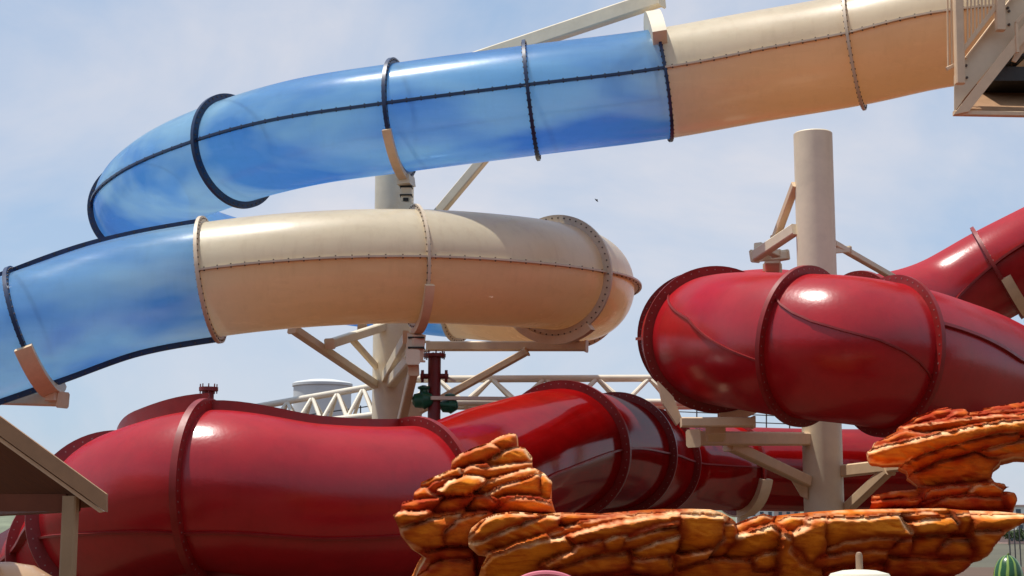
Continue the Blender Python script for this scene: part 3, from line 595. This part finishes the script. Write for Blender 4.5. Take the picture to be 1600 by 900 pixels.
    for dy, sc_ in ((.10, 1.0), (th*.4, .995), (th*.35, .985), (th*.25, .96)):
        r = bmesh.ops.extrude_edge_only(bm, edges=edges); nv = [g for g in r['geom'] if isinstance(g, bmesh.types.BMVert)]; edges = [g for g in r['geom'] if isinstance(g, bmesh.types.BMEdge)]
        for v in nv:
            q = noise.noise_vector(v.co*1.7)*.035; v.co = Vector((cen.x+(v.co.x-cen.x)*(1-(1-sc_)*.4)+q.x+dy*v.co.x/v.co.y, v.co.y+dy+q.y, cen.z+(v.co.z-cen.z)*sc_-abs(q.z)*.6))
            if dy == .10: v[lay] = (.80, .52, .27, 1)  # strip behind the outline gets the same painted sunlit tone
            else: v[lay] = (.55, .16, .03, 1)
    bmesh.ops.triangle_fill(bm, use_beauty=True, edges=edges, normal=(0, 1, 0))
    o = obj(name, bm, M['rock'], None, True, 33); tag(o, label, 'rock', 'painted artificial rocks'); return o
DR, DL, DT = 15.5, 15.0, 16.3
pile = [([(760,690),(780,677),(797,671),(806,673),(807,692),(800,698),(775,697)], .3), ([(701,733),(704,716),(716,707),(739,696),(762,690),(776,692),(781,702),(760,712),(735,724),(715,730)], .2),
 ([(781,703),(800,694),(822,696),(832,710),(831,718),(800,722),(765,726),(770,712)], .22), ([(712,738),(735,726),(765,727),(800,722),(832,718),(833,730),(800,738),(765,745),(745,742),(718,740)], .2, .6),
 ([(653,759),(656,752),(692,737),(716,727),(722,738),(720,742),(690,746),(668,757)], .12, .9), ([(668,760),(672,752),(700,743),(720,741),(722,745),(700,752),(685,762),(676,768)], .12, .3),
 ([(685,766),(700,752),(730,741),(752,741),(757,750),(745,762),(720,769),(695,770)], .0, .9), ([(740,768),(760,752),(800,738),(838,730),(842,735),(820,745),(780,757),(755,772)], .08, .75),
 ([(755,773),(785,757),(820,746),(843,738),(848,760),(842,772),(800,771)], .05, .7), ([(844,740),(852,737),(864,752),(862,765),(855,778),(848,775),(843,762)], .05, .8),
 ([(643,780),(646,768),(662,758),(670,768),(690,775),(680,780)], .12, .4), ([(623,799),(626,785),(660,779),(690,776),(685,790),(660,798)], .1, .15), ([(680,796),(688,780),(710,774),(735,774),(728,788),(705,797)], .08, .1),
 ([(728,790),(738,776),(765,773),(775,782),(772,792),(740,796)], .08, .2), ([(776,793),(788,780),(808,776),(830,777),(860,784),(867,798),(820,799)], .04, .35),
 ([(615,805),(622,800),(666,799),(670,807),(645,816),(628,822),(620,815)], -.05, .6), ([(628,823),(648,816),(685,806),(722,801),(712,815),(695,830),(690,852),(650,853),(630,840)], -.03, .65),
 ([(690,830),(715,810),(745,802),(760,802),(740,815),(732,835),(730,852),(695,854)], 0, .45), ([(662,862),(700,853),(735,853),(732,875),(668,880)], .2, .2), ([(645,905),(670,882),(700,870),(735,878),(740,925),(640,925)], .22, .25),
 ([(745,830),(800,805),(860,805),(800,925),(750,925)], .25, .2)]
pile_o = [(760,689),(778,678),(797,671),(806,673),(808,693),(821,696),(832,710),(833,729),(841,732),(851,737),(864,752),(861,777),(864,786),(868,799),(868,830),(820,925),(636,925),(648,900),(664,873),(645,860),(624,836),(619,817),(614,805),(623,799),(626,784),(643,780),(645,768),(653,760),(655,752),(692,737),(701,732),(704,716),(716,707),(739,696)]
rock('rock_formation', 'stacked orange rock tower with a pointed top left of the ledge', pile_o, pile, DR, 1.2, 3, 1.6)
ledge_o = [(730,838),(736,825),(752,812),(772,803),(800,799),(850,803),(880,800),(940,802),(1000,797),(1035,795),(1080,795),(1110,796),(1128,801),(1145,810),(1155,818),(1175,810),(1197,802),(1215,806),(1240,803),(1280,799),(1330,796),(1400,795),(1475,794),(1500,797),(1560,799),(1600,803),(1600,815),(1585,826),(1570,840),(1561,853),(1559,865),(1540,880),(1522,900),(1500,925),(740,925),(752,885),(760,870),(745,868),(731,855)]
ledge = [([(731,838),(752,813),(775,803),(800,800),(850,803),(800,822),(760,840),(738,848)], .0, .7), ([(738,850),(765,838),(805,822),(852,804),(876,804),(872,813),(850,828),(800,846),(765,860),(745,866)], .03, .75),
 ([(878,812),(880,803),(940,804),(990,800),(940,810),(905,815),(885,824)], .16, .4), ([(860,836),(890,822),(940,810),(980,805),(1060,798),(1062,800),(1000,808),(940,820),(890,836),(862,846)], .08, .6),
 ([(752,886),(766,868),(800,855),(845,843),(882,838),(897,850),(896,862),(860,872),(810,886),(765,900)], -.12, .95), ([(884,837),(940,820),(1000,809),(1063,800),(1065,812),(1035,816),(1000,826),(960,838),(942,840),(910,850),(898,852)], -.06, .65),
 ([(897,860),(900,852),(940,842),(945,855),(925,868),(885,882),(860,890),(852,882)], -.1, .6), ([(943,846),(965,836),(980,836),(976,850),(958,858),(946,856)], -.04, .8), ([(980,842),(1015,830),(1058,822),(1062,832),(1030,843),(990,855),(977,852)], -.08, .8),
 ([(990,860),(1030,845),(1064,836),(1065,852),(1050,866),(1000,870)], -.1, 1.0), ([(982,836),(1010,826),(1060,813),(1062,819),(1015,829),(984,840)], .0, .3), ([(1062,802),(1100,802),(1128,804),(1132,815),(1131,840),(1118,858),(1065,866),(1066,835)], -.16, .85),
 ([(1062,870),(1115,860),(1108,873),(1065,885)], -.12, .75), ([(1133,818),(1150,815),(1155,830),(1152,850),(1125,870),(1112,872),(1120,860),(1132,842)], -.04, .6), ([(852,892),(890,882),(925,870),(980,862),(990,882),(960,892),(900,900),(852,910)], .02, .5),
 ([(992,875),(1050,868),(1060,886),(1050,900),(992,895)], .04, .6), ([(850,912),(900,902),(992,897),(1055,902),(1062,925),(850,925)], .2, .1), ([(1154,838),(1165,832),(1210,820),(1222,830),(1222,852),(1190,862),(1150,872),(1142,868)], -.05, .85),
 ([(1155,820),(1175,811),(1197,803),(1215,808),(1208,816),(1180,824),(1158,834)], .12, .6), ([(1183,874),(1190,868),(1220,862),(1222,886),(1190,890)], -.06, .8), ([(1065,890),(1110,876),(1140,872),(1180,876),(1188,892),(1222,890),(1222,925),(1065,925)], .04, .45),
 ([(1222,815),(1240,806),(1262,808),(1255,822),(1242,830),(1228,822)], .04, .7), ([(1226,832),(1235,838),(1240,860),(1262,882),(1300,895),(1300,925),(1226,925),(1224,850)], -.02, .7), ([(1240,832),(1258,822),(1262,812),(1290,806),(1289,835),(1293,850),(1285,864),(1270,874),(1262,855),(1242,853)], -.1, .8),
 ([(1292,808),(1340,808),(1405,803),(1418,820),(1428,835),(1370,837),(1325,842),(1298,855),(1290,838)], -.18, .95), ([(1300,858),(1325,846),(1370,841),(1410,840),(1408,850),(1340,858),(1302,868)], -.02, .6), ([(1285,872),(1340,862),(1395,862),(1400,874),(1285,885)], .08, .5),
 ([(1410,804),(1440,800),(1462,803),(1440,812),(1422,816)], -.02, .7), ([(1422,818),(1445,812),(1490,805),(1500,818),(1490,829),(1445,832),(1430,828)], -.15, 1.0), ([(1492,803),(1515,802),(1515,825),(1502,822)], -.02, .6), ([(1518,803),(1600,803),(1600,815),(1580,826),(1525,826)], -.12, .85),
 ([(1432,838),(1490,834),(1478,852),(1450,866),(1434,858)], .06, .45), ([(1482,852),(1495,842),(1525,843),(1530,868),(1480,866)], .05, .4), ([(1527,830),(1575,828),(1560,853),(1559,865),(1546,878),(1532,866),(1528,845)], .0, .6), ([(1405,868),(1440,872),(1530,872),(1540,882),(1520,900),(1400,900)], .15, .25),
 ([(1302,890),(1400,880),(1400,925),(1302,925)], .2, .15), ([(1402,904),(1520,902),(1500,925),(1402,925)], .22, .1), ([(1265,806),(1330,797),(1480,794),(1480,799),(1400,801),(1300,806)], .0, .8), ([(1400,842),(1430,842),(1430,866),(1404,866)], .08, .3)]
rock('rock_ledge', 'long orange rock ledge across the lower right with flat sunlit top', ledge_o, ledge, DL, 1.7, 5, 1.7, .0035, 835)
over_o = [(1358,713),(1358,705),(1370,696),(1373,690),(1420,666),(1445,648),(1478,635),(1498,631),(1507,635),(1524,634),(1528,640),(1552,638),(1555,633),(1600,626),(1645,618),(1645,712),(1600,710),(1588,714),(1574,728),(1570,744),(1578,752),(1584,760),(1578,767),(1590,769),(1597,783),(1600,800),(1600,812),(1368,812),(1368,790),(1369,774),(1400,767),(1448,763),(1455,757),(1440,745),(1432,733),(1418,727),(1420,722),(1380,724),(1362,720)]
over = [([(1358,712),(1359,704),(1378,697),(1440,682),(1485,674),(1530,664),(1600,654),(1645,650),(1645,668),(1560,675),(1500,690),(1450,705),(1415,720),(1370,722)], -.1, .75), ([(1370,696),(1374,689),(1420,672),(1440,676),(1480,670),(1440,680),(1400,688)], .1, .35),
 ([(1422,668),(1425,664),(1480,656),(1520,650),(1600,644),(1645,640),(1645,648),(1600,651),(1530,660),(1475,672),(1440,674)], .12, .5), ([(1422,664),(1450,648),(1478,636),(1500,632),(1506,637),(1490,648),(1460,656)], .28, .2), ([(1462,656),(1490,649),(1510,638),(1526,635),(1530,640),(1515,648),(1490,654)], .22, .3),
 ([(1528,648),(1535,641),(1600,636),(1645,632),(1645,638),(1600,641),(1550,647)], .25, .2), ([(1552,637),(1556,634),(1600,626),(1645,619),(1645,630),(1600,634)], .35, .15), ([(1420,726),(1450,707),(1500,692),(1560,677),(1600,672),(1600,688),(1540,700),(1480,715),(1440,732)], .08, .5),
 ([(1545,700),(1605,685),(1645,680),(1645,700),(1600,706),(1560,712)], .15, .55), ([(1445,735),(1480,718),(1540,702),(1590,714),(1574,730),(1572,746),(1500,755),(1460,756)], .3, .3), ([(1369,780),(1370,774),(1400,767),(1446,763),(1440,772),(1400,778)], .1, .4),
 ([(1368,790),(1369,782),(1410,778),(1440,780),(1430,790)], .15, .15), ([(1450,778),(1460,765),(1500,758),(1528,757),(1520,768),(1490,775)], .15, .3), ([(1526,766),(1535,756),(1560,753),(1576,761),(1576,772),(1540,774)], .05, .6), ([(1578,770),(1590,769),(1597,783),(1600,795),(1580,785)], .08, .45),
 ([(1445,790),(1480,778),(1520,773),(1575,776),(1580,790),(1530,796),(1450,798)], .1, .2), ([(1368,800),(1400,792),(1440,792),(1500,800),(1600,800),(1600,812),(1368,812)], .12, .1)]
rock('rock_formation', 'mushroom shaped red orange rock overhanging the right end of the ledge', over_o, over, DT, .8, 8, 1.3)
# ---------------------------------------------------------------- small things at the bottom edge
mc = P(1576, 907, 9.0); mt = thing('watermelon', 'dark and light green striped watermelon ball at the lower right corner', 'watermelon', mc, 'striped watermelon decorations')
def melon(c, r, t):
    bm = bmesh.new(); lathe(bm, c, [(r*math.sin(a*math.pi/20), -r*1.7*math.cos(a*math.pi/20)) for a in range(1, 20)], 40); obj('rind', bm, M['melon'], t)
    bm = bmesh.new(); rod(bm, c+Vector((0, 0, r*1.66)), c+Vector((r*.1, 0, r*1.8)), r*.07, 8); obj('stalk', bm, M['melonstalk'], t)
    bm = bmesh.new(); rod(bm, (c.x, c.y, 0), c-Vector((0, 0, r*1.1)), .05, 12); obj('stand', bm, M['wood'], t)
melon(mc, .084, mt)
mc2 = P(1625, 918, 9.6); mt2 = thing('watermelon', 'second striped watermelon ball half cut by the right edge, beside the first', 'watermelon', mc2, 'striped watermelon decorations'); melon(mc2, .1, mt2)
pc = P(1343, 893, 9.5); par = thing('parasol', 'cream parasol top with a wooden pole tip in front of the ledge', 'parasol', (pc.x, pc.y, 0))
bm = bmesh.new(); seg = 8; prof = [(0.03, .0), (.14, -.012), (.18, -.03)]
lathe(bm, pc, [(.03, .012), (.1, .006), (.17, -.012), (.19, -.04), (.17, -.04), (.1, -.02), (.03, -.01)], 32); obj('cap', bm, M['parasol'], par)
bm = bmesh.new(); lathe(bm, pc, [(.15, -.045), (.6, -.2), (1.2, -.42), (1.25, -.5), (1.19, -.44), (.6, -.22), (.15, -.065)], 8); obj('canopy', bm, M['parasol'], par, True, 20)
bm = bmesh.new(); lathe(bm, (pc.x, pc.y, 0), [(.021, 0), (.021, pc.z+.095), (.016, pc.z+.11), (.006, pc.z+.115)], 16); obj('pole', bm, M['wood'], par)
rc = P(853, 899, 10.5); bm = bmesh.new(); rr = .26
for i in range(48):
    pass
ring = []
for i in range(64):
    a = i*2*math.pi/64; c = rc+Vector((math.cos(a)*rr, 0, -rr*.62+math.sin(a)*rr*.66)); nrm = Vector((math.cos(a), 0, math.sin(a)))
    ring.append([bm.verts.new(c+(nrm*math.cos(b)+Vector((0, 1, 0))*math.sin(b))*.022) for b in [k*math.pi/4 for k in range(8)]])
for i in range(64):
    for k in range(8): bm.faces.new((ring[i][k], ring[i][(k+1) % 8], ring[(i+1) % 64][(k+1) % 8], ring[(i+1) % 64][k]))
it = thing('pink_hoop', 'pink plastic hoop whose top shows at the bottom edge before the ledge', 'hoop', (rc.x, rc.y, 0)); obj('hoop', bm, M['pink'], it)
bm = bmesh.new(); rod(bm, (rc.x, rc.y, 0), rc-Vector((0, 0, rr*1.3)), .03, 10); obj('stand', bm, M['wood'], it)
# bird
bc = P(932, 313, 60); bm = bmesh.new(); bt = thing('bird', 'tiny dark bird gliding in the sky above the red slide', 'bird', bc)
lathe(bm, bc, [(.003, -.1), (.02, -.05), (.025, 0), (.018, .05), (.004, .1)], 8, (.7, .3, -.6)); obj('body', bm, M['bird'], bt)
for s in (-1, 1):
    bm = bmesh.new(); slab(bm, [bc, bc+Vector((.05, .04, -.04)), bc+Vector((.04, s*.12, .01)), bc+Vector((0, s*.1, .02))], (0, 0, .006)); obj('wing', bm, M['bird'], bt)
# cream fibreglass bowl under the shelter
bm = bmesh.new(); c = P(8, 893, 17); lathe(bm, (c.x, c.y, 0), [(.5, 0), (.62, .6), (.60, c.z-.25), (.5, c.z-.06), (.3, c.z+.06), (.05, c.z+.1)], 40)
tag(obj('fibreglass_bowl', bm, M['cream_low']), 'peach fibreglass dome behind the shelter post at the lower left', 'dome')
# ---------------------------------------------------------------- ground, hills, town
bm = bmesh.new(); r = 9000
vs = [bm.verts.new((math.cos(i*math.pi/24)*r, math.sin(i*math.pi/24)*r, -.06)) for i in range(48)]; bm.faces.new(vs)
o = obj('ground', bm, M['dryland'], None, False); o['kind'] = 'structure'
bm = bmesh.new(); box(bm, (-60, -30, -.055), (60, 75, 0)); o = obj('plaza_paving', bm, M['ground'], None, False); o['kind'] = 'structure'
def hills(name, D, h, seed, m, x0=-1400, x1=1400, dep=500):
    bm = bmesh.new(); nx, ny = 120, 10; rows = []
    for j in range(ny+1):
        row = []
        for i in range(nx+1):
            x = x0+(x1-x0)*i/nx; y = D+dep*j/ny; e = math.sin(math.pi*j/ny)
            z = -1+e*h*(.75+.5*noise.noise(Vector((x*.004, y*.004, seed)))+.18*noise.noise(Vector((x*.02, y*.02, seed))))
            row.append(bm.verts.new((x, y, z)))
        rows.append(row)
    for j in range(ny):
        for i in range(nx): bm.faces.new((rows[j][i], rows[j][i+1], rows[j+1][i+1], rows[j+1][i]))
    o = obj(name, bm, M[m]); o['kind'] = 'structure'
hills('hills', 1500, 30, 3.3, 'hill')
# unseen slope added behind the viewpoint to darken reflections in the red tubes
bm = bmesh.new(); rows = []
for j in range(15):
    row = []
    for i in range(61):
        a = R_(175+190*i/60); rr = 26+j*3.2; e = 1-math.cos(min(j/11, 1)*math.pi)
        c_, s_ = math.cos(a), math.sin(a)
        row.append(bm.verts.new((c_*rr*1.5, s_*rr+6, -.04+e*9*(1+.35*noise.noise(Vector((c_*4, s_*4, j*.2)))))))
    rows.append(row)
for j in range(14):
    for i in range(60): bm.faces.new((rows[j][i], rows[j][i+1], rows[j+1][i+1], rows[j+1][i]))
o = obj('unseen_blocker_slope', bm, M['unseen_blocker_slope']); o['kind'] = 'structure'
def house(x, y, w_, d_, h_, m, label, nx, nz):
    t = thing('apartment_building', label, 'building', (x, y, 0), 'distant town buildings')
    bm = bmesh.new(); box(bm, (x-w_/2, y, 0), (x+w_/2, y+d_, h_)); obj('wall', bm, M[m], t, False)
    bm = bmesh.new(); box(bm, (x-w_/2-.3, y-.3, h_+.002), (x+w_/2+.3, y+d_+.3, h_+.5)); obj('roof', bm, M['wallpink'], t, False)
    for i in range(nx):
        for j in range(nz):
            cx = x-w_/2+w_*(i+.5)/nx; cz_ = h_*(j+.55)/nz; bm = bmesh.new(); box(bm, (cx-w_/nx*.22, y-.08, cz_-h_/nz*.25), (cx+w_/nx*.22, y-.003, cz_+h_/nz*.22)); obj('window', bm, M['glass'], t, False)
def hx(px, D): return (px-800)/F*D
house(hx(1588, 210), 210, 3.6, 6, 1.2, 'wallpink', 'low terracotta building beyond the right end of the ledge', 5, 1)
house(hx(1592, 420), 420, 12, 12, 8, 'wallwhite', 'pale block of flats farthest right behind the low terracotta building', 4, 3)
house(hx(1566, 520), 520, 9, 12, 6, 'wallwhite', 'smaller pale block just left of the pale block of flats', 3, 2)
house(hx(1180, 480), 480, 10, 12, 8, 'wallwhite', 'pale distant block seen under the far red tube left of the right column', 4, 3)
house(hx(1600, 300), 300, 5, 6, 3.2, 'wallwhite', 'pale two storey house between the terracotta building and the pale block of flats', 3, 2)
house(hx(1550, 360), 360, 7, 6, 4.4, 'wallpink', 'terracotta house left of the others, half hidden by the end of the ledge', 3, 2)
house(hx(1215, 560), 560, 14, 12, 9, 'wallpink', 'distant terracotta block under the far red tube close to the right column', 5, 3)
def town_tree(x, y, h_, label):
    t = thing('tree', label, 'tree', (x, y, 0), 'trees before the town'); bm = bmesh.new(); rod(bm, (x, y, 0), (x, y, h_*.6), h_*.04, 8, h_*.02); obj('trunk', bm, M['wood'], t)
    bm = bmesh.new(); rr_ = random.Random(int(x*10))
    for k in range(420):
        d = Vector((rr_.gauss(0, 1), rr_.gauss(0, 1), rr_.gauss(0, .8))).normalized()*h_*.33*rr_.uniform(.35, 1.05)*(1+.3*noise.noise(Vector((k*.1, x, 0)))); c = Vector((x, y, h_*.68))+d
        a = Vector((rr_.uniform(-1, 1), rr_.uniform(-1, 1), rr_.uniform(-1, 1)))*h_*.06; b = Vector((rr_.uniform(-1, 1), rr_.uniform(-1, 1), rr_.uniform(-1, 1)))*h_*.06
        bm.faces.new([bm.verts.new(c+a), bm.verts.new(c+b), bm.verts.new(c-a), bm.verts.new(c-b)])
    obj('crown', bm, M['leaf'], t, False)
town_tree(hx(1583, 150), 150, 1.9, 'low bushy tree just left of the low terracotta building')
town_tree(hx(1602, 170), 170, 2.3, 'rounder bushy tree at the right edge before the terracotta building')
town_tree(hx(1566, 190), 190, 2.0, 'small tree nearest the right end of the ledge')
for k in range(4):
    x = 1576+k*8; bm = bmesh.new(); c = P(x, 815, 70+k*3); rod(bm, (c.x, c.y, 0), (c.x, c.y, c.z+.3), .03, 6)
    tag(obj('fence_pole', bm, M['wire']), ('first', 'second', 'third', 'fourth')[k]+' thin dark pole from the left end of the row before the distant town', 'pole', 'thin poles before the town')
